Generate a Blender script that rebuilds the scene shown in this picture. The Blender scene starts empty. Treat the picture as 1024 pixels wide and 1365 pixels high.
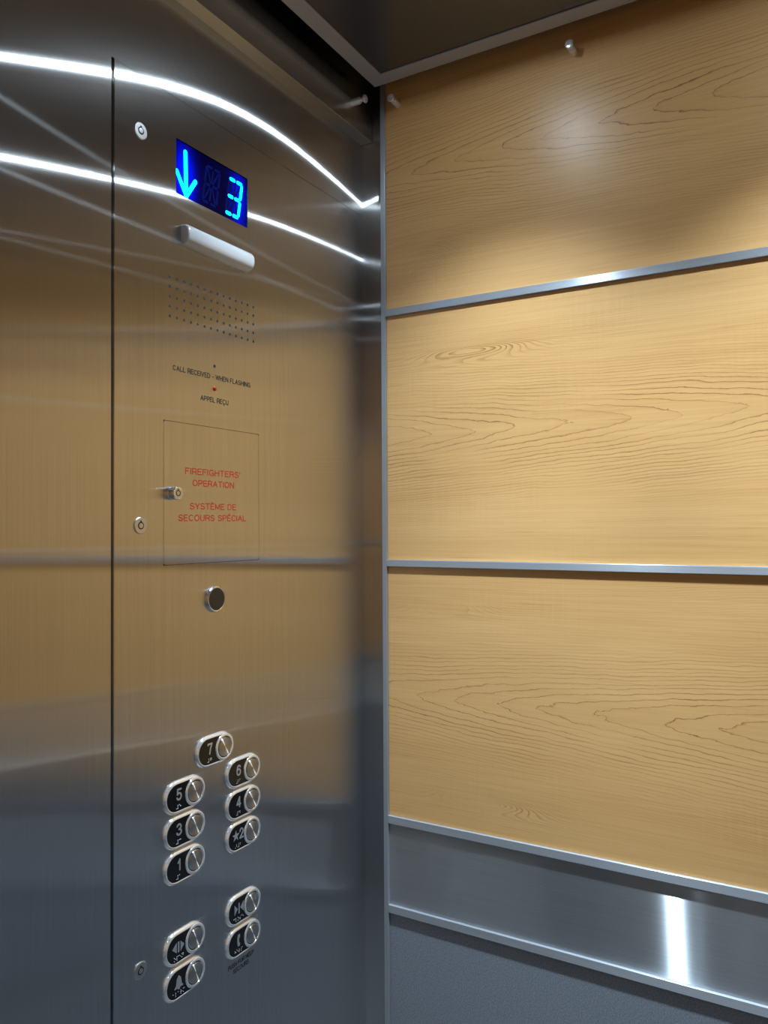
import bpy, bmesh, math, random
from mathutils import Vector, Matrix

random.seed(4)
scn = bpy.context.scene
COL = scn.collection
PI = math.pi

# ------------------------------------------------------------------ materials
def new_mat(name):
    m = bpy.data.materials.new(name)
    m.use_nodes = True
    nt = m.node_tree
    nt.nodes.clear()
    out = nt.nodes.new('ShaderNodeOutputMaterial')
    return m, nt, out

def N(nt, typ, **kw):
    n = nt.nodes.new(typ)
    for k, v in kw.items():
        if k == 'inp':
            for kk, vv in v.items():
                n.inputs[kk].default_value = vv
        else:
            setattr(n, k, v)
    return n

def math_node(nt, op, a, b=None, c=None, clamp=False):
    n = nt.nodes.new('ShaderNodeMath')
    n.operation = op
    n.use_clamp = clamp
    for i, v in enumerate((a, b, c)):
        if v is None:
            continue
        if isinstance(v, (int, float)):
            n.inputs[i].default_value = v
        else:
            nt.links.new(v, n.inputs[i])
    return n.outputs[0]

def principled(name, color, rough=.5, metal=0.0, spec=.5, emit=None, estr=0.0, coat=0.0):
    m, nt, out = new_mat(name)
    b = N(nt, 'ShaderNodeBsdfPrincipled')
    b.inputs['Base Color'].default_value = (*color, 1)
    b.inputs['Roughness'].default_value = rough
    b.inputs['Metallic'].default_value = metal
    b.inputs['Specular IOR Level'].default_value = spec
    b.inputs['Coat Weight'].default_value = coat
    if emit:
        b.inputs['Emission Color'].default_value = (*emit, 1)
        b.inputs['Emission Strength'].default_value = estr
    nt.links.new(b.outputs[0], out.inputs[0])
    return m

def brushed(name, color, grain, rough, aniso, haze=.12, var=.13, haze_rough=.5, mid=0.0, matte=0.0):
    """stainless steel brushed along the world axis `grain`"""
    m, nt, out = new_mat(name)
    geo = N(nt, 'ShaderNodeNewGeometry')
    mp = N(nt, 'ShaderNodeMapping')
    sc = [520, 520, 520]
    sc['XYZ'.index(grain)] = 6
    mp.inputs['Scale'].default_value = sc
    nt.links.new(geo.outputs['Position'], mp.inputs[0])
    nz = N(nt, 'ShaderNodeTexNoise', inp={'Scale': 1.0, 'Detail': 2.0})
    nt.links.new(mp.outputs[0], nz.inputs['Vector'])
    big = N(nt, 'ShaderNodeTexNoise', inp={'Scale': 3.0, 'Detail': 3.0})
    nt.links.new(geo.outputs['Position'], big.inputs['Vector'])
    f = math_node(nt, 'MULTIPLY_ADD', nz.outputs['Fac'], var * 2, 1 - var)
    f = math_node(nt, 'MULTIPLY_ADD', big.outputs['Fac'], .12, math_node(nt, 'ADD', f, -.06))
    vm = N(nt, 'ShaderNodeVectorMath', operation='SCALE')
    vm.inputs[0].default_value = color
    nt.links.new(f, vm.inputs['Scale'])
    tg = N(nt, 'ShaderNodeCombineXYZ')
    tg.inputs['XYZ'.index(grain)].default_value = 1.0
    g = N(nt, 'ShaderNodeBsdfAnisotropic', distribution='GGX')
    g.inputs['Roughness'].default_value = rough
    g.inputs['Anisotropy'].default_value = aniso
    nt.links.new(vm.outputs[0], g.inputs['Color'])
    nt.links.new(tg.outputs[0], g.inputs['Tangent'])
    g2 = N(nt, 'ShaderNodeBsdfAnisotropic', distribution='GGX')
    g2.inputs['Roughness'].default_value = haze_rough
    g2.inputs['Anisotropy'].default_value = .45
    nt.links.new(vm.outputs[0], g2.inputs['Color'])
    nt.links.new(tg.outputs[0], g2.inputs['Tangent'])
    mx = N(nt, 'ShaderNodeMixShader')
    mx.inputs[0].default_value = haze
    nt.links.new(g.outputs[0], mx.inputs[1])
    nt.links.new(g2.outputs[0], mx.inputs[2])
    last = mx
    if mid > 0:
        g3 = N(nt, 'ShaderNodeBsdfAnisotropic', distribution='GGX')
        g3.inputs['Roughness'].default_value = rough * 1.2
        g3.inputs['Anisotropy'].default_value = aniso * .90
        nt.links.new(vm.outputs[0], g3.inputs['Color'])
        nt.links.new(tg.outputs[0], g3.inputs['Tangent'])
        last = N(nt, 'ShaderNodeMixShader')
        last.inputs[0].default_value = mid
        nt.links.new(mx.outputs[0], last.inputs[1])
        nt.links.new(g3.outputs[0], last.inputs[2])
    if matte > 0:
        df = N(nt, 'ShaderNodeBsdfDiffuse')
        nt.links.new(vm.outputs[0], df.inputs['Color'])
        m4 = N(nt, 'ShaderNodeMixShader')
        m4.inputs[0].default_value = matte
        nt.links.new(last.outputs[0], m4.inputs[1])
        nt.links.new(df.outputs[0], m4.inputs[2])
        last = m4
    nt.links.new(last.outputs[0], out.inputs[0])
    return m

def maple(name, sign, zc, k2, period, seed, knots=(), hor='Y'):
    """pale maple laminate: cathedral growth lines around height zc, arches pointing
    away from (sign +1) or towards (sign -1) the corner"""
    m, nt, out = new_mat(name)
    geo = N(nt, 'ShaderNodeNewGeometry')
    sep = N(nt, 'ShaderNodeSeparateXYZ')
    nt.links.new(geo.outputs['Position'], sep.inputs[0])
    Y = math_node(nt, 'MULTIPLY', sep.outputs[hor], -1.0)
    Z = sep.outputs['Z']
    def noise(sy, sz, detail=2.0, off=0.0, rough=.5):
        cb = N(nt, 'ShaderNodeCombineXYZ')
        nt.links.new(math_node(nt, 'MULTIPLY', Y, sy), cb.inputs[0])
        nt.links.new(math_node(nt, 'MULTIPLY', Z, sz), cb.inputs[1])
        cb.inputs[2].default_value = seed + off
        nz = N(nt, 'ShaderNodeTexNoise', inp={'Scale': 1.0, 'Detail': detail, 'Roughness': rough})
        nt.links.new(cb.outputs[0], nz.inputs['Vector'])
        return math_node(nt, 'ADD', nz.outputs['Fac'], -.5)
    zr = math_node(nt, 'ADD', Z, -zc)
    zr = math_node(nt, 'MULTIPLY_ADD', noise(1.6, 3.0, 2, 1.3), .040, zr)
    zr = math_node(nt, 'MULTIPLY_ADD', noise(9, 22, 2, 4.1), .012, zr)
    az = math_node(nt, 'ABSOLUTE', zr)
    zz = math_node(nt, 'POWER', az, 1.6)
    f = math_node(nt, 'MULTIPLY_ADD', zz, k2, math_node(nt, 'MULTIPLY', Y, sign))
    f = math_node(nt, 'MULTIPLY_ADD', noise(2.2, 7, 2, 9.0), .13, f)
    f = math_node(nt, 'MULTIPLY_ADD', noise(26, 70, 3, 17.0, .62), .062, f)
    kmask = 0.0
    for ky, kz, sy, sz, ka in knots:
        dy = math_node(nt, 'POWER', math_node(nt, 'ABSOLUTE', math_node(nt, 'MULTIPLY', math_node(nt, 'ADD', Y, -ky), 1 / sy)), 2.0)
        dz = math_node(nt, 'POWER', math_node(nt, 'ABSOLUTE', math_node(nt, 'MULTIPLY', math_node(nt, 'ADD', Z, -kz), 1 / sz)), 2.0)
        e = math_node(nt, 'EXPONENT', math_node(nt, 'MULTIPLY', math_node(nt, 'ADD', dy, dz), -1.0))
        f = math_node(nt, 'MULTIPLY_ADD', e, ka, f)
        kmask = math_node(nt, 'ADD', kmask, e)
    f = math_node(nt, 'MULTIPLY', f, 1 / period)
    n1 = N(nt, 'ShaderNodeTexNoise', inp={'Scale': .8, 'Detail': 2.0}, noise_dimensions='1D')
    nt.links.new(math_node(nt, 'ADD', f, seed * 3.7), n1.inputs['W'])
    f = math_node(nt, 'MULTIPLY_ADD', n1.outputs['Fac'], .6, f)
    fr = math_node(nt, 'FRACT', f)
    # the width of a line in f grows with the slope, so that the drawn line stays thin
    slope = math_node(nt, 'MULTIPLY_ADD', math_node(nt, 'POWER', az, .60), 1.6 * k2, 1.0)
    w = math_node(nt, 'MULTIPLY', slope, .0019 / period)
    w = math_node(nt, 'MINIMUM', w, .42)
    ln = math_node(nt, 'DIVIDE', math_node(nt, 'SUBTRACT', fr, math_node(nt, 'SUBTRACT', 1.0, w)), w, clamp=True)
    shade = math_node(nt, 'POWER', fr, 4.0)
    mask = math_node(nt, 'MULTIPLY_ADD', noise(5, 14, 2, 31.0), 3.2, math_node(nt, 'MULTIPLY_ADD', az, -3.0, .85), clamp=True)
    ln = math_node(nt, 'MULTIPLY', math_node(nt, 'POWER', ln, 1.3), mask)
    far = math_node(nt, 'MULTIPLY_ADD', az, -12.0, 1.45, clamp=True)
    if knots:
        far = math_node(nt, 'MAXIMUM', far, math_node(nt, 'MULTIPLY', kmask, 1.6, clamp=True))
    ln = math_node(nt, 'MULTIPLY', ln, math_node(nt, 'MULTIPLY_ADD', far, .82, .22))
    # short fine dark pores
    pore = math_node(nt, 'MULTIPLY_ADD', noise(7, 330, 3, 51.0, .6), 5.0, -.62, clamp=True)
    fine = noise(5, 230, 3, 61.0)
    broad = noise(1.3, 9, 3, 71.0)
    cross = noise(190, 9, 2, 81.0)
    base = N(nt, 'ShaderNodeMix', data_type='RGBA')
    base.inputs[6].default_value = (.730, .438, .180, 1)
    base.inputs[7].default_value = (.575, .310, .106, 1)
    t = math_node(nt, 'MULTIPLY_ADD', broad, 1.3, .42)
    t = math_node(nt, 'MULTIPLY_ADD', fine, .95, t)
    t = math_node(nt, 'MULTIPLY_ADD', math_node(nt, 'MULTIPLY', cross, math_node(nt, 'MULTIPLY_ADD', noise(4, 7, 1, 91.0), 3.0, .25, clamp=True)), .45, t)
    t = math_node(nt, 'MULTIPLY_ADD', shade, .22, t, clamp=True)
    nt.links.new(t, base.inputs[0])
    mix = N(nt, 'ShaderNodeMix', data_type='RGBA')
    nt.links.new(base.outputs[2], mix.inputs[6])
    mix.inputs[7].default_value = (.200, .070, .012, 1)
    lf = math_node(nt, 'MULTIPLY_ADD', pore, .34, math_node(nt, 'MULTIPLY', ln, .95), clamp=True)
    nt.links.new(lf, mix.inputs[0])
    b = N(nt, 'ShaderNodeBsdfPrincipled')
    b.inputs['Roughness'].default_value = .36
    b.inputs['Specular IOR Level'].default_value = .42
    nt.links.new(mix.outputs[2], b.inputs['Base Color'])
    nt.links.new(b.outputs[0], out.inputs[0])
    return m

def speckled(name, c1, c2, rough=.45, scale=420):
    m, nt, out = new_mat(name)
    geo = N(nt, 'ShaderNodeNewGeometry')
    nz = N(nt, 'ShaderNodeTexNoise', inp={'Scale': scale, 'Detail': 2.0})
    nt.links.new(geo.outputs['Position'], nz.inputs['Vector'])
    r = N(nt, 'ShaderNodeMapRange', inp={'From Min': .35, 'From Max': .68})
    nt.links.new(nz.outputs['Fac'], r.inputs[0])
    mx = N(nt, 'ShaderNodeMix', data_type='RGBA')
    mx.inputs[6].default_value = (*c1, 1)
    mx.inputs[7].default_value = (*c2, 1)
    nt.links.new(r.outputs[0], mx.inputs[0])
    b = N(nt, 'ShaderNodeBsdfPrincipled')
    b.inputs['Roughness'].default_value = rough
    nt.links.new(mx.outputs[2], b.inputs['Base Color'])
    bp = N(nt, 'ShaderNodeBump', inp={'Strength': .25, 'Distance': .0006})
    nt.links.new(nz.outputs['Fac'], bp.inputs['Height'])
    nt.links.new(bp.outputs[0], b.inputs['Normal'])
    nt.links.new(b.outputs[0], out.inputs[0])
    return m

STEEL_V = brushed('brushed_steel_vertical', (.72, .715, .71), 'Z', .150, .940, haze=.05, haze_rough=.35, mid=.20)
STEEL_H = brushed('brushed_steel_horizontal', (.58, .625, .66), 'Y', .24, .90, haze=.22, haze_rough=.5, matte=.04)
STEEL_HX = brushed('brushed_steel_horizontal_cross', (.52, .53, .54), 'X', .30, .80, haze=.2)
STEEL_DARK = brushed('canopy_steel', (.17, .18, .225), 'X', .22, .30, haze=.12)
FRAME_M = principled('satin_grey_frame', (.42, .42, .44), .38, .3)
ALU = brushed('satin_aluminium', (.47, .50, .54), 'Y', .30, .60, haze=.35, haze_rough=.6, matte=.38)
ALU_V = brushed('satin_aluminium_upright', (.47, .50, .54), 'Z', .36, .55, haze=.35, haze_rough=.6, matte=.38)
ALU_X = brushed('satin_aluminium_cross', (.66, .68, .70), 'X', .36, .55, haze=.35, haze_rough=.6, matte=.38)
CHROME = principled('chrome', (.90, .90, .90), .15, 1.0)
BEZEL_M = principled('button_chrome', (.93, .93, .92), .13, .76)
STUD_M = principled('polished_nickel', (.88, .88, .88), .30, .75)
SATIN = principled('satin_nickel', (.66, .65, .63), .28, 1.0)
LOCKFACE = principled('lock_face_metal', (.58, .575, .56), .36, 1.0)
BLACK_GLOSS = principled('gloss_black_plate', (.004, .004, .005), .12, 0, .5)
BLACK = principled('black_void', (.004, .004, .004), .7)
BLACK_SEMI = principled('black_plastic', (.012, .010, .009), .32)
WHITE_PLASTIC = principled('white_acrylic', (.52, .545, .575), .18, 0, .5)
WHITE_PLASTIC.node_tree.nodes['Principled BSDF'].inputs['Subsurface Weight'].default_value = .0
RED = principled('red_infill', (.42, .016, .010), .45)
RED_LED = principled('red_led_lens', (.45, .008, .006), .12, coat=.6)
INK = principled('black_infill', (.012, .011, .010), .5)
SILVER_INK = principled('silver_print', (.50, .52, .54), .32, .7)
GREY_LAM = speckled('grey_laminate', (.165, .186, .218), (.270, .300, .345), .42)
FLOOR_M = speckled('dark_rubber_floor', (.075, .08, .09), (.13, .14, .15), .55, 160)
SHAFT = principled('dark_car_top', (.016, .015, .015), .7)
DOORSTEEL = brushed('door_steel', (.55, .54, .52), 'Z', .30, .8)

def radial_metal(name):
    """spun disc: grain runs in circles around the disc centre (object space, axis Y)"""
    m, nt, out = new_mat(name)
    tc = N(nt, 'ShaderNodeTexCoord')
    sep = N(nt, 'ShaderNodeSeparateXYZ')
    nt.links.new(tc.outputs['Object'], sep.inputs[0])
    cb = N(nt, 'ShaderNodeCombineXYZ')
    nt.links.new(math_node(nt, 'MULTIPLY', sep.outputs['Z'], -1.0), cb.inputs[0])
    nt.links.new(sep.outputs['X'], cb.inputs[2])
    g = N(nt, 'ShaderNodeBsdfAnisotropic', distribution='GGX')
    g.inputs['Color'].default_value = (.60, .60, .60, 1)
    g.inputs['Roughness'].default_value = .30
    g.inputs['Anisotropy'].default_value = .72
    nt.links.new(cb.outputs[0], g.inputs['Tangent'])
    nt.links.new(g.outputs[0], out.inputs[0])
    return m
SPUN = radial_metal('spun_steel')

# ------------------------------------------------------------------ mesh helpers
def link(name, bm, mats, parent=None, loc=(0, 0, 0), smooth=False, recalc=True):
    if recalc:
        bmesh.ops.recalc_face_normals(bm, faces=bm.faces[:])
    me = bpy.data.meshes.new(name)
    bm.to_mesh(me)
    bm.free()
    if not isinstance(mats, (list, tuple)):
        mats = [mats]
    for mm in mats:
        me.materials.append(mm)
    o = bpy.data.objects.new(name, me)
    COL.objects.link(o)
    o.location = loc
    if parent is not None:
        o.parent = parent
    if smooth:
        for p in me.polygons:
            p.use_smooth = True
        me.set_sharp_from_angle(angle=math.radians(30))
    return o

def thing(name, label, cat, loc, group=None):
    o = bpy.data.objects.new(name, None)
    o.empty_display_size = .05
    COL.objects.link(o)
    o.location = loc
    return tag(o, label, cat, group)

def tag(o, label, cat, group=None):
    o['label'] = label
    o['category'] = cat
    if group:
        o['group'] = group
    return o

def struct(o):
    o['kind'] = 'structure'
    return o

def box(bm, x0, x1, y0, y1, z0, z1, mi=0, bevel=0.0, segs=2):
    r = bmesh.ops.create_cube(bm, size=1.0)
    vs = r['verts']
    bmesh.ops.scale(bm, vec=(x1 - x0, y1 - y0, z1 - z0), verts=vs)
    bmesh.ops.translate(bm, vec=((x0 + x1) / 2, (y0 + y1) / 2, (z0 + z1) / 2), verts=vs)
    fs = {f for v in vs for f in v.link_faces}
    for f in fs:
        f.material_index = mi
    if bevel > 0:
        es = list({e for v in vs for e in v.link_edges})
        bmesh.ops.bevel(bm, geom=es, offset=bevel, segments=segs, affect='EDGES', profile=.5)

def loft(bm, rings, cap_first=True, cap_last=True, closed_rings=False):
    """rings: lists of (x,y,z) with equal counts"""
    rv = [[bm.verts.new(p) for p in r] for r in rings]
    n = len(rv[0])
    for a, b in zip(rv, rv[1:]):
        for i in range(n):
            j = (i + 1) % n
            bm.faces.new((a[i], a[j], b[j], b[i]))
    if closed_rings:
        a, b = rv[-1], rv[0]
        for i in range(n):
            j = (i + 1) % n
            bm.faces.new((a[i], a[j], b[j], b[i]))
    else:
        if cap_first:
            bm.faces.new(rv[0])
        if cap_last:
            bm.faces.new(rv[-1])

def circ(r, y, n=40, cx=0.0, cz=0.0):
    return [(cx + r * math.cos(2 * PI * i / n), y, cz + r * math.sin(2 * PI * i / n)) for i in range(n)]

def lathe(bm, prof, n=40, cx=0.0, cz=0.0, closed=False):
    loft(bm, [circ(r, y, n, cx, cz) for r, y in prof], closed_rings=closed)

def stadium(w, h, y, n=20, inset=0.0):
    r = h / 2 - inset
    hw = w / 2 - h / 2
    pts = []
    for s in (1, -1):
        for i in range(n + 1):
            a = -PI / 2 + PI * i / n
            pts.append((s * (hw + r * math.cos(a)), y, s * r * math.sin(a)))
    return pts

def prism(bm, poly, y0, y1):
    """poly: (x,z) outline extruded from depth y0 to y1"""
    loft(bm, [[(x, y0, z) for x, z in poly], [(x, y1, z) for x, z in poly]])

def arc(cx, cz, rx, rz, a0, a1, n=12):
    return [(cx + rx * math.cos(math.radians(a0 + (a1 - a0) * k / n)), cz + rz * math.sin(math.radians(a0 + (a1 - a0) * k / n))) for k in range(n + 1)]
# engraver's single-line alphabet: (width, strokes) in a unit-height box
E_ = [[(1, 1), (0, 1), (0, 0), (1, 0)], [(0, .52), (.86, .52)]]
C_ = [arc(.5, .5, .5, .5, 42, 318, 18)]
GLYPH = {
    'A': (.66, [[(0, 0), (.5, 1), (1, 0)], [(.17, .34), (.83, .34)]]), 'C': (.64, C_),
    'Ç': (.64, C_ + [[(.5, 0), (.46, -.12), (.60, -.16), (.58, -.27), (.40, -.29)]]),
    'D': (.60, [[(.45, 0), (0, 0), (0, 1), (.45, 1)] + arc(.45, .5, .55, .5, 90, -90, 14)]),
    'E': (.52, E_), 'È': (.52, E_ + [[(.25, 1.30), (.62, 1.16)]]), 'É': (.52, E_ + [[(.38, 1.16), (.75, 1.30)]]),
    'F': (.50, [[(1, 1), (0, 1), (0, 0)], [(0, .52), (.84, .52)]]),
    'G': (.66, [arc(.5, .5, .5, .5, 42, 330, 18) + [(1, .45), (.58, .45)], [(1, .45), (1, 0)]]),
    'H': (.60, [[(0, 0), (0, 1)], [(1, 0), (1, 1)], [(0, .52), (1, .52)]]), 'I': (.02, [[(.5, 0), (.5, 1)]]),
    'L': (.48, [[(0, 1), (0, 0), (1, 0)]]), 'M': (.74, [[(0, 0), (0, 1), (.5, .1), (1, 1), (1, 0)]]),
    'N': (.62, [[(0, 0), (0, 1), (1, 0), (1, 1)]]), 'O': (.68, [arc(.5, .5, .5, .5, 0, 360, 24)]),
    'P': (.55, [[(0, 0), (0, 1), (.58, 1)] + arc(.58, .73, .42, .27, 90, -90) + [(0, .46)]]),
    'R': (.58, [[(0, 0), (0, 1), (.58, 1)] + arc(.58, .74, .42, .26, 90, -90) + [(0, .48)], [(.60, .48), (.92, .30), (1, 0)]]),
    'S': (.58, [arc(.5, .755, .46, .245, 28, 270) + arc(.5, .255, .5, .255, 90, -158)]),
    'T': (.58, [[(0, 1), (1, 1)], [(.5, 1), (.5, 0)]]), 'U': (.60, [[(0, 1)] + arc(.5, .32, .5, .32, 180, 360) + [(1, 1)]]),
    'V': (.62, [[(0, 1), (.5, 0), (1, 1)]]), 'W': (.90, [[(0, 1), (.25, 0), (.5, 1), (.75, 0), (1, 1)]]),
    'Y': (.64, [[(0, 1), (.5, .46), (1, 1)], [(.5, .46), (.5, 0)]]), '-': (.26, [[(0, .44), (1, .44)]]),
    "'": (.05, [[(.6, 1), (.3, .74)]]), ' ': (.20, []),
    '1': (.34, [[(0, .70), (.62, .88), (.80, 1), (.80, 0)]]),
    '2': (.58, [arc(.5, .70, .48, .30, 172, -30) + [(0, 0), (1, 0)]]),
    '3': (.58, [arc(.47, .76, .45, .24, 160, -90) + arc(.47, .26, .52, .26, 90, -162)]),
    '4': (.62, [[(.74, 0), (.74, 1), (0, .27), (1, .27)]]),
    '5': (.58, [[(.92, 1), (.16, 1), (.08, .52)] + arc(.47, .32, .50, .32, 128, -158)]),
    '6': (.58, [arc(.5, .31, .48, .31, 0, 360, 22), [(.02, .31), (.06, .62), (.22, .88), (.50, 1), (.80, .95), (.95, .82)]]),
    '7': (.56, [[(0, .92), (0, 1), (1, 1), (.62, .52), (.42, 0)]]),
}
def text_bm(body, width, cap, depth, y, cx=0.0, cz=0.0, stroke=.0012):
    """engraved or printed lettering on the plane y, read from -Y, fitted to `width`
    with letter height `cap`, centred at (cx, cz)"""
    gap = .24
    runs, x = [], 0.0
    for ch in body:
        w, st = GLYPH[ch]
        for pl in st:
            runs.append([(x + px * w, pz) for px, pz in pl])
        x += w + gap
    total = x - gap
    sx = (width - stroke) / total
    sz = cap - stroke
    bm = bmesh.new()
    k = 0
    for pl in runs:
        pts = [((px - total / 2) * sx + cx, (pz - .5) * sz + cz) for px, pz in pl]
        for a, b in zip(pts, pts[1:]):
            if abs(a[0] - b[0]) + abs(a[1] - b[1]) < 1e-7:
                continue
            bar(bm, *a, *b, stroke, y=y - depth - k * 4e-7, d=depth, n=5)
            k += 1
    return bm

def bar(bm, x0, z0, x1, z1, w, y=-.0004, d=.0006, n=6):
    """rounded stroke"""
    dx, dz = x1 - x0, z1 - z0
    L = math.hypot(dx, dz); ux, uz = dx / L, dz / L
    r = w / 2; pts = []
    for (cx, cz, s) in ((x1, z1, 1), (x0, z0, -1)):
        for k in range(n + 1):
            a = -PI / 2 + PI * k / n
            lx, lz = s * r * math.cos(a), s * r * math.sin(a)
            pts.append((cx + lx * ux - lz * uz, cz + lx * uz + lz * ux))
    prism(bm, pts, y + d, y)

# ------------------------------------------------------------------ room numbers (metres)
# corner of the front return (y = 0) and the right wall (x = 0); the car lies at x < 0, y < 0
CW, CD = 1.75, 1.77          # inside width and depth
ZT = 2.62                    # car top
ZC = 2.40                    # underside of the canopy frame
RAILS = [(1.9631, 1.9773), (1.4721, 1.4850), (.9727, .9877), (.8003, .8156)]

# ------------------------------------------------------------------ setting
bm = bmesh.new(); box(bm, -CW - .06, .06, -CD - .06, .12, -.04, 0)
struct(link('floor', bm, FLOOR_M))
bm = bmesh.new(); box(bm, -CW - .06, .06, -CD - .06, .12, ZT, ZT + .04)
struct(link('ceiling', bm, SHAFT))

# right wall: steel corner post and the backing behind the hung panels
bm = bmesh.new(); box(bm, 0, .05, -CD, .06, 0, ZT)
struct(link('wall_right', bm, STEEL_V))

def side_wall(name, along, at, sgn, lo, hi):
    """the two walls behind the camera: same build-up of panels and strips in one mesh"""
    bm = bmesh.new()
    def slab(t0, t1, z0, z1, mi, a=lo, b=hi):
        p, q = sorted((at + sgn * t0, at + sgn * t1))
        if along == 'X':
            box(bm, a, b, p, q, z0, z1, mi)
        else:
            box(bm, p, q, a, b, z0, z1, mi)
    slab(-.05, 0, 0, ZT, 3)
    zs = [(RAILS[0][1], 2.56, 0), (RAILS[1][1], RAILS[0][0], 0), (RAILS[2][1], RAILS[1][0], 0),
          (RAILS[3][1], RAILS[2][0], 1), (.1, RAILS[3][0], 2)]
    for z0, z1, mi in zs:
        slab(0, .012, z0, z1, mi, lo + .03, hi - .03)
    for z0, z1 in RAILS:
        slab(0, .016, z0, z1, 4, lo + .03, hi - .03)
    return struct(link(name, bm, [WOOD_BACK if along == 'X' else WOOD_LEFT,
                                  STEEL_HX if along == 'X' else STEEL_H, GREY_LAM, STEEL_V,
                                  ALU_X if along == 'X' else ALU]))

WOOD = [maple('maple_high', -1, 2.239, 42.0, .090, 3.1, knots=[(.146, 2.072, .075, .050, 1.1)]),
        maple('maple_middle', 1, 1.729, 46.0, .092, 11.7, knots=[(.25, 1.880, .11, .016, -.9)]),
        maple('maple_low', -1, 1.2286, 40.0, .090, 23.9, knots=[(.18, 1.405, .07, .016, -.8), (.26, 1.048, .10, .014, .9)])]
WOOD_LEFT = maple('maple_left_wall', 1, 1.72, 11.0, .09, 41.0)
WOOD_BACK = maple('maple_back_wall', 1, 1.72, 11.0, .09, 57.0, hor='X')
side_wall('wall_left', 'Y', -CW, 1, -CD, -.02)
side_wall('wall_back', 'X', -CD, 1, -CW, 0)

bm = bmesh.new()
def tube(bm, pts, r, n=20):
    rings = []
    for k, p in enumerate(pts):
        p = Vector(p)
        d = (Vector(pts[min(k + 1, len(pts) - 1)]) - Vector(pts[max(k - 1, 0)])).normalized()
        u = d.cross(Vector((0, 0, 1))) if abs(d.z) < .9 else d.cross(Vector((0, 1, 0)))
        u.normalize(); v = d.cross(u)
        rings.append([tuple(p + r * (math.cos(2 * PI * i / n) * u + math.sin(2 * PI * i / n) * v)) for i in range(n)])
    loft(bm, rings)
tube(bm, [(-CW + .12, -CD + .012, .80), (-CW + .12, -CD + .05, .80), (-CW + .14, -CD + .07, .80), (-.14, -CD + .07, .80), (-.12, -CD + .05, .80), (-.12, -CD + .012, .80)], .019)
struct(link('trim_9', bm, principled('polished_handrail', (.85, .85, .85), .2, 1.0), smooth=True))          # handrail of the back wall

# front wall: fixed return left of the control panel, strip right of it, transom above
PX0, PX1, PZ0, PZ1 = -.6325, -.2507, .14, 2.1800       # opening for the control panel
bm = bmesh.new()
EDGE = -.93
GAP = .0042
box(bm, EDGE, PX0 - GAP, 0, .05, 0, 2.325)             # left return
box(bm, PX0 - GAP, 0, 0, .05, PZ1 + .0008, 2.325)      # above
box(bm, PX0 - GAP, PX0 + .002, .0052, .05, PZ0, PZ1 + .0008, mi=1)   # black strip standing in for the shade deep in the open joint
box(bm, PX1 + .0008, 0, 0, .05, 0, PZ1)                # right strip
box(bm, PX0 - GAP, PX1 + .0008, 0, .05, 0, PZ0 - .001)
box(bm, -CW, EDGE, 0, .05, 2.12, 2.325)                # over the doorway
box(bm, -CW, -1.72, 0, .05, 0, 2.12)
wf = struct(link('wall_front', bm, [STEEL_V, BLACK]))
bm = bmesh.new(); box(bm, -CW, 0, .052, .06, 0, ZT)
struct(link('trim_8', bm, BLACK))                       # dark car shell behind the return
bm = bmesh.new(); box(bm, -1.72, EDGE, .03, .05, 0, 2.12)
struct(link('door_1', bm, DOORSTEEL))

# transom box that overhangs the return
bm = bmesh.new(); box(bm, -CW, -.0015, -.025, .05, 2.325, ZT, bevel=.0012)
for f in bm.faces:
    f.normal_update()
    f.material_index = 1 if abs(f.normal.z) > .6 else 0
struct(link('trim_7', bm, [STEEL_V, STEEL_HX]))

# strips of the right wall
for i, (z0, z1) in enumerate(RAILS):
    bm = bmesh.new(); box(bm, -.0176, 0, -CD + .02, -.0626, z0, z1, bevel=.0005, segs=1)
    struct(link('trim_%d' % (i + 1), bm, ALU))
bm = bmesh.new(); box(bm, -.0176, 0, -.0624, -.0529, .05, 2.56, bevel=.0005, segs=1)
struct(link('trim_5', bm, ALU_V))
bm = bmesh.new(); box(bm, -.012, 0, -CD + .02, -.0628, 0, .1)
struct(link('trim_6', bm, STEEL_H))

# hung panels of the right wall
def wall_panel(name, z0, z1, m, label, cat, group=None, t=.012):
    bm = bmesh.new()
    box(bm, -t, -.0002, -CD + .02, -.0628, z0 + .0004, z1 - .0004)
    o = link(name, bm, m)
    # put the origin at the panel's foot
    c = Vector((-.006, -.9, z0))
    for v in o.data.vertices:
        v.co -= c
    o.location = c
    return tag(o, label, cat, group)

wall_panel('wood_panel', RAILS[0][1], 2.56, WOOD[0],
           'top maple wood panel with two hanging studs, just under the canopy', 'wall panel', 'maple panels of the right wall')
wall_panel('wood_panel', RAILS[1][1], RAILS[0][0], WOOD[1],
           'middle maple wood panel between the two upper metal strips', 'wall panel', 'maple panels of the right wall')
wall_panel('wood_panel', RAILS[2][1], RAILS[1][0], WOOD[2],
           'lowest maple wood panel, above the brushed steel band', 'wall panel', 'maple panels of the right wall')
wall_panel('steel_band', RAILS[3][1], RAILS[2][0], STEEL_H,
           'brushed steel handrail-height band with vertical streaks of light below the wood', 'wall panel')
wall_panel('grey_panel', .1, RAILS[3][0], GREY_LAM,
           'speckled dark grey laminate panel at the bottom of the right wall', 'wall panel')

# ------------------------------------------------------------------ suspended canopy with downlights
CX0, CX1, CY0, CY1 = -1.69, -.0556, -1.71, -.0640
canopy = thing('ceiling_canopy', 'dark steel suspended ceiling canopy with a lighter flat edge frame', 'ceiling panel',
               ((CX0 + CX1) / 2, (CY0 + CY1) / 2, ZC))
cl = canopy.location.copy()
def crel(x, y, z): return (x - cl.x, y - cl.y, z - cl.z)
FW = .032
LIGHTS = [(-.35, -.345), (-.32, -.87), (-1.42, -.345), (-1.40, -.87), (-.34, -1.42), (-1.40, -1.42)]
bm = bmesh.new()
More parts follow.
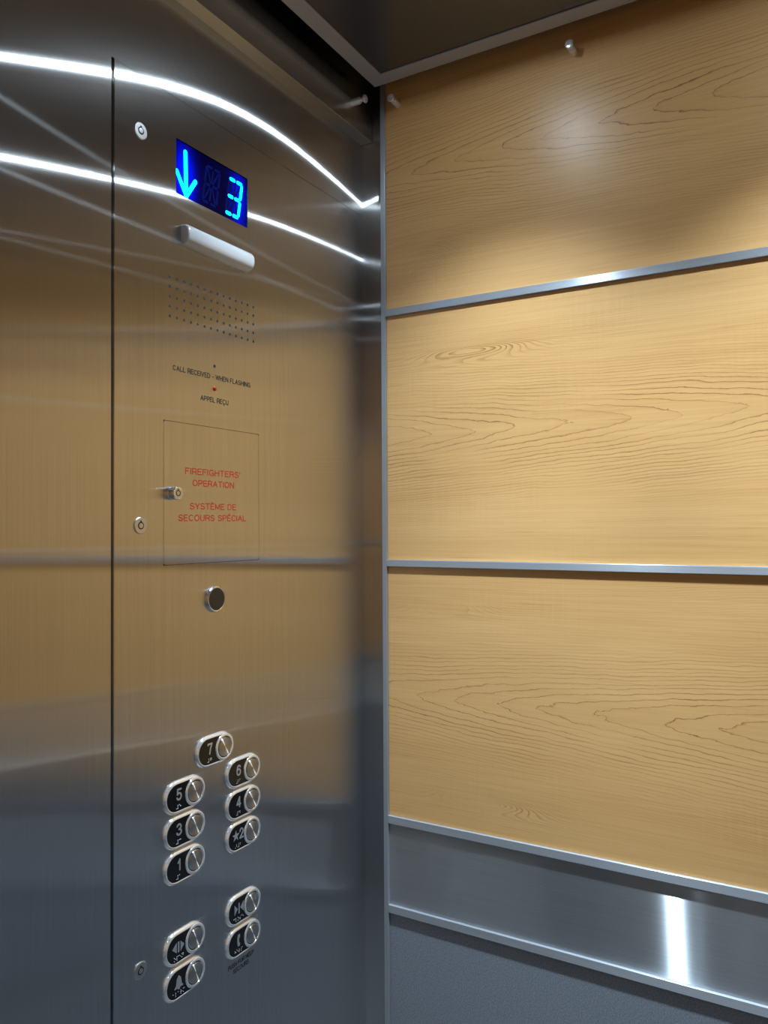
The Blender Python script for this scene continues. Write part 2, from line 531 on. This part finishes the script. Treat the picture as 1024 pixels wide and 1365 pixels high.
# panel with round openings: one sheet, holes bridged to the outline with a grid of cells
xs = sorted({CX0 + FW, CX1 - FW} | {v for x, y in LIGHTS for v in (x - .06, x + .06)})
def cell_sheet():
    HR = .036
    cells_x = [CX0 + FW, -1.47, -1.35, -.395, -.275, CX1 - FW]
    cells_y = [CY0 + FW, -1.48, -1.36, -.93, -.81, -.405, -.285, CY1 - FW]
    z = ZC + .0022
    for i in range(len(cells_x) - 1):
        for j in range(len(cells_y) - 1):
            a, b, c, d = cells_x[i], cells_x[i + 1], cells_y[j], cells_y[j + 1]
            hit = [(x, y) for x, y in LIGHTS if a < x < b and c < y < d]
            if not hit:
                bm.faces.new([bm.verts.new(crel(*p, z)) for p in ((a, c), (a, d), (b, d), (b, c))])
                continue
            hx, hy = hit[0]
            n = 32
            inner, outer = [], []
            for k in range(n):
                t = 2 * PI * k / n + PI / 4
                ct, st = math.cos(t), math.sin(t)
                inner.append(bm.verts.new(crel(hx + HR * ct, hy + HR * st, z)))
                q = max(abs(ct), abs(st))
                ex, ey = ct / q, st / q
                ox = hx + (ex * (b - hx) if ex > 0 else ex * (hx - a))
                oy = hy + (ey * (d - hy) if ey > 0 else ey * (hy - c))
                outer.append(bm.verts.new(crel(ox, oy, z)))
            for k in range(n):
                l = (k + 1) % n
                bm.faces.new((inner[k], inner[l], outer[l], outer[k]))
cell_sheet()
bmesh.ops.remove_doubles(bm, verts=bm.verts[:], dist=1e-5)
link('panel', bm, STEEL_DARK, canopy)
bm = bmesh.new()
def frect(i, z):
    return [crel(*p, z) for p in ((CX0 + i, CY0 + i), (CX1 - i, CY0 + i), (CX1 - i, CY1 - i), (CX0 + i, CY1 - i))]
loft(bm, [frect(0, ZC + .03), frect(0, ZC + .0008), frect(.0008, ZC), frect(FW - .0008, ZC), frect(FW, ZC + .0008), frect(FW, ZC + .006),
          frect(.004, ZC + .006), frect(.004, ZC + .03)], closed_rings=True)
fo = link('edge_frame', bm, FRAME_M, canopy)
fo['label'] = 'lighter flat metal edge frame'
bm = bmesh.new(); box(bm, *[v for p in zip(crel(CX0 + .004, CY0 + .004, ZC + .045), crel(CX1 - .004, CY1 - .004, ZC + .05)) for v in p])
link('backing', bm, SHAFT, canopy)

LENS_STR = 720.0
SPOT_W = 40.0
CORE_W = 42.0
LAMP_COLOR = (.74, .91, 1.06)
LEVELS = [1.0, .85, .14, .14, .012, .05]      # lens emission per lamp; left and back ones dimmed by hand to weaken streaks
for (lx, ly), lev in zip(LIGHTS, LEVELS):
    lens_m = principled('lit_lens', (.8, .8, .8), .4, 0, .5, LAMP_COLOR, LENS_STR * lev)
    bm = bmesh.new()
    # reflector ring
    loft(bm, [[(x, y, z) for x, z, y in [(r * math.cos(2 * PI * i / 32), zz, r * math.sin(2 * PI * i / 32)) for i in range(32)]]
              for r, zz in ((.041, .002), (.041, 0), (.038, -.0012), (.028, 0), (.0100, .0030), (.036, .013))], closed_rings=True)
    d = link('downlight', bm, SATIN, canopy, crel(lx, ly, ZC + .0022), smooth=True)
    bm = bmesh.new()
    loft(bm, [[(r * math.cos(2 * PI * i / 32), r * math.sin(2 * PI * i / 32), zz) for i in range(32)]
              for r, zz in ((.0098, .005), (.0098, .0008), (.0060, .0))])
    link('lens', bm, lens_m, d, smooth=True)
    li = bpy.data.lights.new('downlight_beam', 'SPOT')
    li.energy = SPOT_W * (1.0 if lev > .5 else .07 if ly > -1.2 else .15 if lx > -1 else .75)
    li.color = LAMP_COLOR
    li.spot_size = math.radians(101)
    li.spot_blend = 1.0
    li.shadow_soft_size = .014
    lo = bpy.data.objects.new('downlight_beam', li)
    COL.objects.link(lo)
    lo.location = (lx, ly, ZC + .0045 - .016)
    if lev > .5:                                        # the bright middle of the beam
        l2 = bpy.data.lights.new('downlight_core', 'SPOT')
        l2.energy = CORE_W
        l2.color = LAMP_COLOR
        l2.spot_size = math.radians(58)
        l2.spot_blend = 1.0
        l2.shadow_soft_size = .012
        lo2 = bpy.data.objects.new('downlight_core', l2)
        COL.objects.link(lo2)
        lo2.location = lo.location

# ------------------------------------------------------------------ pad hooks
def stud(name, loc, rot, label):
    """small chrome stud: post, neck and mushroom head along local -Y"""
    t = thing(name, label, 'stud', loc, 'chrome hanging studs')
    t.rotation_euler = rot
    bm = bmesh.new()
    lathe(bm, [(.0066, 0), (.0066, -.0170), (.0060, -.0182), (.0040, -.0190), (.0040, -.0262)], 28)
    link('post', bm, STUD_M, t, smooth=True)
    bm = bmesh.new()
    lathe(bm, [(.0040, -.0258), (.0068, -.0270), (.0078, -.0290), (.0070, -.0312), (.0046, -.0320), (.0020, -.0320), (.0017, -.0308)], 28)
    link('head', bm, STUD_M, t, smooth=True)
    return t
stud('hanging_stud', (-.0758, -.025, 2.3715), (0, 0, 0), 'chrome hanging stud on the dark steel transom above the control wall')
stud('hanging_stud', (-.012, -.0910, 2.3790), (0, 0, -PI / 2), 'chrome hanging stud on the top wood panel, right beside the corner')
stud('hanging_stud', (-.012, -.4430, 2.3735), (0, 0, -PI / 2), 'chrome hanging stud on the top wood panel, under the canopy away from the corner')

# ------------------------------------------------------------------ control panel
B = Vector((-.4424, 0.0, PZ0))
cop = thing('control_panel', 'tall brushed steel elevator control panel with floor display, buttons and key switches', 'control panel', B)
def P(x, y, z): return (x - B.x, y - B.y, z - B.z)
YF = -.0010                     # front face of the plate
DX0, DX1, DZ0, DZ1 = -.5193, -.3590, 2.0392, 2.1207
FX0, FX1, FZ0, FZ1 = -.5444, -.3322, 1.4961, 1.7041

bm = bmesh.new()
gx = sorted([PX0, FX0, DX0, DX1, FX1, PX1]); gz = [PZ0, FZ0, FZ1, DZ0, DZ1, PZ1]
def hole(a, b, c, d):
    return (a >= DX0 - 1e-6 and b <= DX1 + 1e-6 and c >= DZ0 - 1e-6 and d <= DZ1 + 1e-6) or \
           (a >= FX0 - 1e-6 and b <= FX1 + 1e-6 and c >= FZ0 - 1e-6 and d <= FZ1 + 1e-6)
for i in range(len(gx) - 1):
    for j in range(len(gz) - 1):
        a, b, c, d = gx[i], gx[i + 1], gz[j], gz[j + 1]
        if hole(a, b, c, d):
            continue
        bm.faces.new([bm.verts.new(P(x, YF, z)) for x, z in ((a, c), (b, c), (b, d), (a, d))])
bmesh.ops.remove_doubles(bm, verts=bm.verts[:], dist=1e-6)
r = bmesh.ops.extrude_face_region(bm, geom=bm.faces[:])
bmesh.ops.translate(bm, vec=(0, .006, 0), verts=[g for g in r['geom'] if isinstance(g, bmesh.types.BMVert)])
bmesh.ops.recalc_face_normals(bm, faces=bm.faces[:])
ed = [e for e in bm.edges if len(e.link_faces) == 2 and e.calc_face_angle(0) > 1 and all(abs(v.co.y - YF) < 1e-6 for v in e.verts)
      and all(abs(v.co.x - (PX0 - B.x)) < 1e-5 or abs(v.co.x - (PX1 - B.x)) < 1e-5 or abs(v.co.z - (PZ1 - B.z)) < 1e-5 for v in e.verts)]
bmesh.ops.bevel(bm, geom=ed, offset=.0007, segments=1, affect='EDGES')
link('faceplate', bm, STEEL_V, cop)

# --- position display
m, nt, out = new_mat('display_backlight')
tc = N(nt, 'ShaderNodeTexCoord')
sp = N(nt, 'ShaderNodeSeparateXYZ'); nt.links.new(tc.outputs['Object'], sp.inputs[0])
def glow(cx, cz, rx, rz, amt):
    dx = math_node(nt, 'POWER', math_node(nt, 'MULTIPLY', math_node(nt, 'ADD', sp.outputs['X'], -cx), 1 / rx), 2.0)
    dz = math_node(nt, 'POWER', math_node(nt, 'MULTIPLY', math_node(nt, 'ADD', sp.outputs['Z'], -cz), 1 / rz), 2.0)
    e = math_node(nt, 'EXPONENT', math_node(nt, 'MULTIPLY', math_node(nt, 'ADD', dx, dz), -1.0))
    return math_node(nt, 'MULTIPLY', e, amt)
g = math_node(nt, 'ADD', glow(-.061, -.012, .018, .036, 1.0), glow(.060, 0, .015, .042, .50))
g = math_node(nt, 'ADD', g, .014)
em = N(nt, 'ShaderNodeEmission'); em.inputs[0].default_value = (.0, .004, .62, 1)
nt.links.new(math_node(nt, 'MULTIPLY', g, 2.2), em.inputs[1])
gl = N(nt, 'ShaderNodeBsdfPrincipled'); gl.inputs['Specular IOR Level'].default_value = .06; gl.inputs['Base Color'].default_value = (.001, .001, .004, 1); gl.inputs['Roughness'].default_value = .15
ad = N(nt, 'ShaderNodeAddShader'); nt.links.new(em.outputs[0], ad.inputs[0]); nt.links.new(gl.outputs[0], ad.inputs[1])
nt.links.new(ad.outputs[0], out.inputs[0])
BACKLIGHT = m
LIT = principled('lit_segment', (.0, .1, .2), .4, 0, .3, (.0, .50, 1.0), 3.6)
DIM = principled('unlit_segment', (.002, .003, .015), .5, 0, .05, (.0, .008, .20), .30)
DC = ((DX0 + DX1) / 2, (DZ0 + DZ1) / 2)
bm = bmesh.new(); box(bm, -(DX1 - DX0) / 2 + .0002, (DX1 - DX0) / 2 - .0002, 0, .003, -(DZ1 - DZ0) / 2 + .0002, (DZ1 - DZ0) / 2 - .0002)
scr = link('display_screen', bm, BACKLIGHT, cop, P(DC[0], .0012, DC[1]))
scr['label'] = 'blue lit display showing a down arrow and 3'
def S(x, z): return (x - DC[0], z - DC[1])
bm = bmesh.new()
tip = S(-.4968, 2.0430)
bar(bm, *S(-.4982, 2.1080), *tip, .0076)
bar(bm, *S(-.5158, 2.0735), *tip, .0068, y=-.0005)
bar(bm, *S(-.4775, 2.0715), *tip, .0068, y=-.0006)
link('down_arrow', bm, LIT, scr)
# sixteen-segment digits, slanted a little to the right
def digit(cx, on):
    lit, dim = bmesh.new(), bmesh.new()
    hw, hh = .0150, .0285
    sl = .17
    def q(u, v): return S(cx + u * hw + v * hh * sl, 2.0780 + v * hh)
    seg = {'a1': ((-.80, 1), (-.28, 1)), 'a2': ((.28, 1), (.84, 1)), 'd1': ((-.80, -1), (-.28, -1)), 'd2': ((.28, -1), (.84, -1)),
           'g1': ((-.76, 0), (-.28, 0)), 'g2': ((.28, 0), (.78, 0)),
           'f': ((-1, .90), (-1, .10)), 'b': ((1, .86), (1, .14)), 'e': ((-1, -.10), (-1, -.90)), 'c': ((1, -.14), (1, -.86)),
           'h': ((-.75, .82), (-.2, .15)), 'i': ((0, .84), (0, .15)), 'j': ((.75, .82), (.2, .15)),
           'k': ((-.2, -.15), (-.75, -.82)), 'l': ((0, -.15), (0, -.84)), 'm': ((.2, -.15), (.75, -.82))}
    for k, (p, r_) in seg.items():
        if k in on:
            bar(lit, *q(*p), *q(*r_), .0056)
        else:
            bar(dim, *q(*p), *q(*r_), .0030 if k in 'hijklm' else .0042, y=-.0003, d=.0005)
    return lit, dim
lit, dim = digit(-.3905, {'a1', 'a2', 'b', 'g1', 'g2', 'c', 'd1', 'd2'})
link('lit_digit', lit, LIT, scr)
link('unlit_segments', dim, DIM, scr)
lit, dim = digit(-.4425, set())
lit.free()
link('unlit_segments', dim, DIM, scr)

# --- emergency light lens
bm = bmesh.new()
prof = []
LW, LH, LD = .150, .0305, .0165
def lens_ring(x, k):
    pts = []
    hz, d = LH / 2 * k, LD * k
    n = 18
    for i in range(n + 1):
        a = PI * i / n
        pts.append((x, -d * (math.sin(a) ** .72) * 1.0, hz * (abs(math.cos(a)) ** .85) * (1 if math.cos(a) >= 0 else -1)))
    return pts
rings = [lens_ring(-LW / 2, .86), lens_ring(-LW / 2 + .0012, .95), lens_ring(-LW / 2 + .0035, 1.0),
         lens_ring(LW / 2 - .0035, 1.0), lens_ring(LW / 2 - .0012, .95), lens_ring(LW / 2, .86)]
loft(bm, rings)
el = link('emergency_light', bm, WHITE_PLASTIC, cop, P(-.4347, YF, 1.9812), smooth=True)
el['label'] = 'white half-round emergency light lens'

# --- loudspeaker perforation
bm = bmesh.new()
for i in range(14):
    for j in range(5):
        x = -.5320 + i * (.1865 / 13); z = 1.8559 + j * (.0569 / 4)
        lathe(bm, [(.0022, .0002), (.0022, -.00015)], 14, x - (-.43875), z - 1.88435)
sg = link('speaker_grille', bm, BLACK, cop, P(-.43875, YF, 1.88435))
sg['label'] = 'five rows of small black speaker holes'

# --- call received lamp and lettering
bm = bmesh.new(); lathe(bm, [(.0024, .0002), (.0024, -.00015)], 16)
link('microphone_hole', bm, BLACK, cop, P(-.4383, YF, 1.7989))
bm = bmesh.new(); lathe(bm, [(.0033, 0), (.0033, -.0008), (.0027, -.0022), (.0013, -.0030)], 20)
ld = link('indicator_lamp', bm, RED_LED, cop, P(-.4384, YF, 1.7637), smooth=True)
ld['label'] = 'small red indicator lamp'
def lettering(name, body, w, cap, x, z, mat, label=None, stroke=.0013, parent=None, y=YF):
    bm = text_bm(body, w, cap, .0002, .00005, stroke=stroke)
    o = link(name, bm, mat, parent or cop, P(x, y, z))
    if label:
        o['label'] = label
    return o
lettering('engraved_text', 'CALL RECEIVED - WHEN FLASHING', .1725, .0079, -.4400, 1.7822, INK)
lettering('engraved_text', 'APPEL REÇU', .0625, .0079, -.4380, 1.7462, INK)

# --- firefighters' compartment door
bm = bmesh.new()
fw, fh = (FX1 - FX0) - .0012, (FZ1 - FZ0) - .0012
rr = .0035
outl = []
for cx, cz, a0 in ((fw / 2 - rr, fh / 2 - rr, 0), (-fw / 2 + rr, fh / 2 - rr, 90), (-fw / 2 + rr, -fh / 2 + rr, 180), (fw / 2 - rr, -fh / 2 + rr, 270)):
    for k in range(7):
        a = math.radians(a0 + 15 * k)
        outl.append((cx + rr * math.cos(a), cz + rr * math.sin(a)))
prism(bm, outl, .004, 0)
FC = ((FX0 + FX1) / 2, (FZ0 + FZ1) / 2)
fd = link('firefighter_door', bm, STEEL_V, cop, P(FC[0], YF, FC[1]))
fd['label'] = 'small flush locked door with red lettering'
def on_door(name, body, w, cap, x, z):
    bm = text_bm(body, w, cap, .0002, .00005, stroke=.0016)
    return link(name, bm, RED, fd, (x - FC[0], 0, z - FC[1]))
on_door('engraved_text', "FIREFIGHTERS'", .1225, .0098, -.4400, 1.6336)
on_door('engraved_text', 'OPERATION', .0925, .0098, -.4400, 1.6165)
on_door('engraved_text', 'SYSTÈME DE', .1025, .0098, -.4405, 1.5818)
on_door('engraved_text', 'SECOURS SPÉCIAL', .1505, .0098, -.4400, 1.5643)

def tube_keyway(parent, r, y, name='keyway'):
    """ring-shaped slot with a notch, and its bright core"""
    bm = bmesh.new()
    loft(bm, [circ(r, y + .0002, 28), circ(r, y - .0002, 28), circ(r * .70, y - .0002, 28), circ(r * .70, y + .0002, 28)], closed_rings=True)
    box(bm, -r * .22, r * .22, y - .0002, y + .0002, r * .9, r * 1.35)
    link(name, bm, BLACK, parent)
    bm = bmesh.new()
    lathe(bm, [(r * .70, y + .0002), (r * .68, y - .0005), (r * .40, y - .0006)], 24)
    link('core', bm, LOCKFACE, parent, smooth=True)

bm = bmesh.new()
lathe(bm, [(.0105, 0), (.0105, -.0020), (.0097, -.0024), (.0097, -.0115), (.0088, -.0130), (.0075, -.0132), (.0072, -.0128)], 40)
lk = link('cam_lock', bm, CHROME, fd, (-.5283 - FC[0], 0, 1.5995 - FC[1]), smooth=True)
bm = bmesh.new(); lathe(bm, [(.0073, -.0127), (.0072, -.0130)], 32)
# third level only: lock face, slot and core as one part each of the door
def door_part(name, bm, mat): return link(name, bm, mat, fd, lk.location, smooth=True)
door_part('lock_face', bm, LOCKFACE)
bm = bmesh.new()
loft(bm, [circ(.0044, -.0129, 28), circ(.0044, -.0133, 28), circ(.0031, -.0133, 28), circ(.0031, -.0129, 28)], closed_rings=True)
box(bm, -.0010, .0010, -.0133, -.0129, .0040, .0060)
door_part('keyway', bm, BLACK)

# --- round key switches
for z in (2.1011, 1.5530, .9469):
    bm = bmesh.new()
    lathe(bm, [(.0116, 0), (.0116, -.0008), (.0108, -.0014), (.0050, -.0014)], 44)
    ks = link('key_switch', bm, LOCKFACE, cop, P(-.5872, YF, z), smooth=True)
    tube_keyway(ks, .0052, -.0015)

# --- round black disc in a chrome bezel
bm = bmesh.new()
lathe(bm, [(.0205, 0), (.0205, -.0020), (.0196, -.0046), (.0184, -.0054), (.0172, -.0050), (.0168, -.0040)], 56)
tb = link('round_bezel', bm, CHROME, cop, P(-.4395, YF, 1.4402), smooth=True)
tb['label'] = 'chrome ring around a black disc'
bm = bmesh.new(); lathe(bm, [(.0170, -.0038), (.0168, -.0048), (.0150, -.0050)], 48)
link('black_disc', bm, BLACK_SEMI, tb, smooth=True)

# --- push buttons
BW, BH = .0800, .0476
KX, KR = .0208, .0205
def bezel_bm():
    bm = bmesh.new()
    loft(bm, [stadium(BW, BH, 0), stadium(BW, BH, -.0014), stadium(BW, BH, -.0026, inset=.0007), stadium(BW, BH, -.0036, inset=.0017),
              stadium(BW, BH, -.0043, inset=.0029), stadium(BW, BH, -.0045, inset=.0037), stadium(BW, BH, -.0042, inset=.0045), stadium(BW, BH, -.0034, inset=.0050)])
    return bm
def plate_bm():
    """black nameplate: the left part of the recess, cut by the button's ring"""
    h = BH - .0100; w = BW - .0100
    r = h / 2; hw = w / 2 - r
    pts = []
    for k in range(21):
        a = PI / 2 + PI * k / 20
        pts.append((-hw + r * math.cos(a), r * math.sin(a)))
    lim = math.asin(r / KR)
    for k in range(17):
        a = PI + lim - 2 * lim * k / 16
        pts.append((KX + KR * math.cos(a), KR * math.sin(a)))
    bm = bmesh.new()
    prism(bm, pts, -.0034, -.0039)
    return bm
def ring_bm():
    bm = bmesh.new()
    loft(bm, [circ(.0204, -.0034, 48, KX), circ(.0204, -.0044, 48, KX), circ(.0196, -.0052, 48, KX), circ(.0180, -.0056, 48, KX),
              circ(.0164, -.0054, 48, KX), circ(.0158, -.0046, 48, KX), circ(.0158, -.0034, 48, KX)], closed_rings=True)
    return bm
def gap_bm():
    bm = bmesh.new(); lathe(bm, [(.0159, -.0034), (.0159, -.0037)], 40, KX); return bm
def cap_bm():
    bm = bmesh.new(); lathe(bm, [(.0146, .0030), (.0146, -.0006), (.0141, -.0013), (.0136, -.0016), (.0050, -.0017), (.0008, -.00172)], 56); return bm

BRAILLE = {'#': (3, 4, 5, 6), '1': (1,), '2': (1, 2), '3': (1, 4), '4': (1, 4, 5), '5': (1, 5), '6': (1, 2, 4), '7': (1, 2, 4, 5),
           'o': (1, 3, 5), 'p': (1, 2, 3, 4), 'e': (1, 5), 'n': (1, 3, 4, 5), 'c': (1, 4), 'l': (1, 2, 3), 's': (2, 3, 4),
           'a': (1,), 'r': (1, 2, 3, 5), 'm': (1, 3, 4), 'h': (1, 2, 5), '*': (3, 4, 5)}
def braille_bm(word, cx=-.0125, cz=-.0128):
    bm = bmesh.new()
    pitch = .0056 if len(word) < 4 else .0050
    x0 = cx - pitch * (len(word) - 1) / 2
    for i, ch in enumerate(word):
        for d in BRAILLE[ch]:
            c, r_ = divmod(d - 1, 3)
            x = x0 + i * pitch + (c - .5) * .0023
            z = cz + (1 - r_) * .0023
            lathe(bm, [(.00062, -.0039), (.00058, -.0043), (.00030, -.0046)], 8, x, z)
    return bm

def poly_bm(polys):
    bm = bmesh.new()
    for p in polys:
        prism(bm, p, -.0038, -.0043)
    return bm
def symbol_bm(kind):
    cx, cz = -.0115, .0042
    if kind in '1234567':
        return text_bm(kind, .0110 if kind != '1' else .0066, .0172, .0004, -.0039, cx, cz, stroke=.0026)
    if kind == '*2':
        bm = text_bm('2', .0102, .0165, .0004, -.0039, cx + .0066, cz, stroke=.0026)
        star = []
        for k in range(10):
            r_ = .0088 if k % 2 == 0 else .0034
            a = PI / 2 + PI * k / 5
            star.append((cx - .0068 + r_ * math.cos(a), cz - .001 + r_ * math.sin(a)))
        prism(bm, star, -.0039, -.0043)
        return bm
    if kind == 'close':
        h = .0080; z = cz - .0015
        return poly_bm([[(cx - .0105, z + h), (cx - .0105, z - h), (cx - .0030, z)],
                        [(cx - .0012, z + h), (cx - .0012, z - h), (cx + .0016, z - h), (cx + .0016, z + h)],
                        [(cx + .0112, z + h), (cx + .0034, z), (cx + .0112, z - h)]])
    if kind == 'open':
        h = .0074; z = cz - .0022; x = cx - .0010
        return poly_bm([[(x - .0040, z + h), (x - .0125, z), (x - .0040, z - h)],
                        [(x - .0020, z + h), (x - .0020, z - h), (x + .0012, z - h), (x + .0012, z + h)],
                        [(x + .0034, z + h), (x + .0034, z - h), (x + .0110, z)]])
    if kind == 'phone':
        z = cz - .0010; x = cx - .0006
        return poly_bm([[(x - .0018, z + .0090), (x + .0022, z + .0090), (x + .0032, z + .0050), (x + .0012, z + .0036), (x + .0006, z),
                         (x + .0012, z - .0036), (x + .0032, z - .0050), (x + .0022, z - .0090), (x - .0018, z - .0090), (x - .0034, z - .0048), (x - .0038, z), (x - .0034, z + .0048)]])
    if kind == 'bell':
        z = cz - .0022; x = cx - .0008
        half = [(0, .0098), (.0014, .0092), (.0018, .0080), (.0042, .0058), (.0050, .0010), (.0058, -.0034), (.0086, -.0062), (.0086, -.0072), (.0022, -.0072), (.0016, -.0090), (0, -.0096)]
        pts = [(x + a, z + b) for a, b in half] + [(x - a, z + b) for a, b in half[-2:0:-1]]
        return poly_bm([pts])

BUTTONS = [('7', (-.4424, 1.2112), '7', '#7', 'floor 7 button, alone at the top'),
           ('6', (-.3771, 1.1616), '6', '#6', 'floor 6 button'),
           ('5', (-.5065, 1.1616), '5', '#5', 'floor 5 button'),
           ('4', (-.3771, 1.1116), '4', '#4', 'floor 4 button'),
           ('3', (-.5065, 1.1116), '3', '#3', 'floor 3 button'),
           ('*2', (-.3771, 1.0613), '*2', '*#2', 'starred floor 2 button'),
           ('1', (-.5065, 1.0613), '1', '#1', 'floor 1 button'),
           ('close', (-.3771, .9469), 'close', 'close', 'door close button'),
           ('open', (-.5065, .9469), 'open', 'open', 'door open button'),
           ('phone', (-.3771, .8964), 'phone', 'help', 'phone button'),
           ('bell', (-.5065, .8964), 'bell', 'alarm', 'alarm bell button')]
proto = None
for key, (bx, bz), sym, word, lab in BUTTONS:
    if proto is None:
        b = link('push_button', bezel_bm(), BEZEL_M, cop, P(bx, YF, bz), smooth=True)
        kids = [link('nameplate', plate_bm(), BLACK_GLOSS, b),
                link('button_ring', ring_bm(), BEZEL_M, b, smooth=True),
                link('button_gap', gap_bm(), BLACK, b),
                link('button_cap', cap_bm(), SPUN, b, (KX, -.0044, 0), smooth=True)]
        proto = (b, kids)
    else:
        b = proto[0].copy(); COL.objects.link(b); b.location = P(bx, YF, bz); b.parent = cop
        for k in proto[1]:
            c = k.copy(); COL.objects.link(c); c.parent = b
    b['label'] = lab
    link('symbol' if len(key) > 2 else 'numeral', symbol_bm(sym), SILVER_INK, b)
    link('braille', braille_bm(word), SILVER_INK, b)
lettering('printed_text', 'PUSH FOR HELP', .0610, .0074, -.3790, .8630, INK)
lettering('printed_text', 'SECOURS', .0380, .0074, -.3795, .8532, INK)

# ------------------------------------------------------------------ world, camera, view
w = bpy.data.worlds.new('dark_shaft'); scn.world = w
w.use_nodes = True
w.node_tree.nodes['Background'].inputs[0].default_value = (.0, .0, .0, 1)

cam = bpy.data.cameras.new('camera'); co = bpy.data.objects.new('camera', cam); COL.objects.link(co)
F = 1053.42
cam.sensor_fit = 'VERTICAL'; cam.sensor_height = 36.0
cam.lens = F * 36.0 / 1365.0
cam.clip_start = .01
yaw, pitch, roll = math.radians(30.240), math.radians(1.052), math.radians(-.307)
fwd = Vector((math.cos(pitch) * math.cos(yaw), math.cos(pitch) * math.sin(yaw), math.sin(pitch)))
r0 = Vector((math.sin(yaw), -math.cos(yaw), 0)); u0 = r0.cross(fwd)
rt = math.cos(roll) * r0 + math.sin(roll) * u0; up = -math.sin(roll) * r0 + math.cos(roll) * u0
M = Matrix((rt, up, -fwd)).transposed().to_4x4()
M.translation = Vector((-1.3578, -.8387, 1.55))
co.matrix_world = M
scn.camera = co
vs = scn.view_settings
vs.view_transform = 'Standard'; vs.look = 'None'; vs.gamma = 1.0; vs.use_curve_mapping = False
vs.exposure = 0.55
scn.cycles.max_bounces = 14; scn.cycles.glossy_bounces = 10; scn.cycles.diffuse_bounces = 6
scn.cycles.sample_clamp_indirect = 4.0
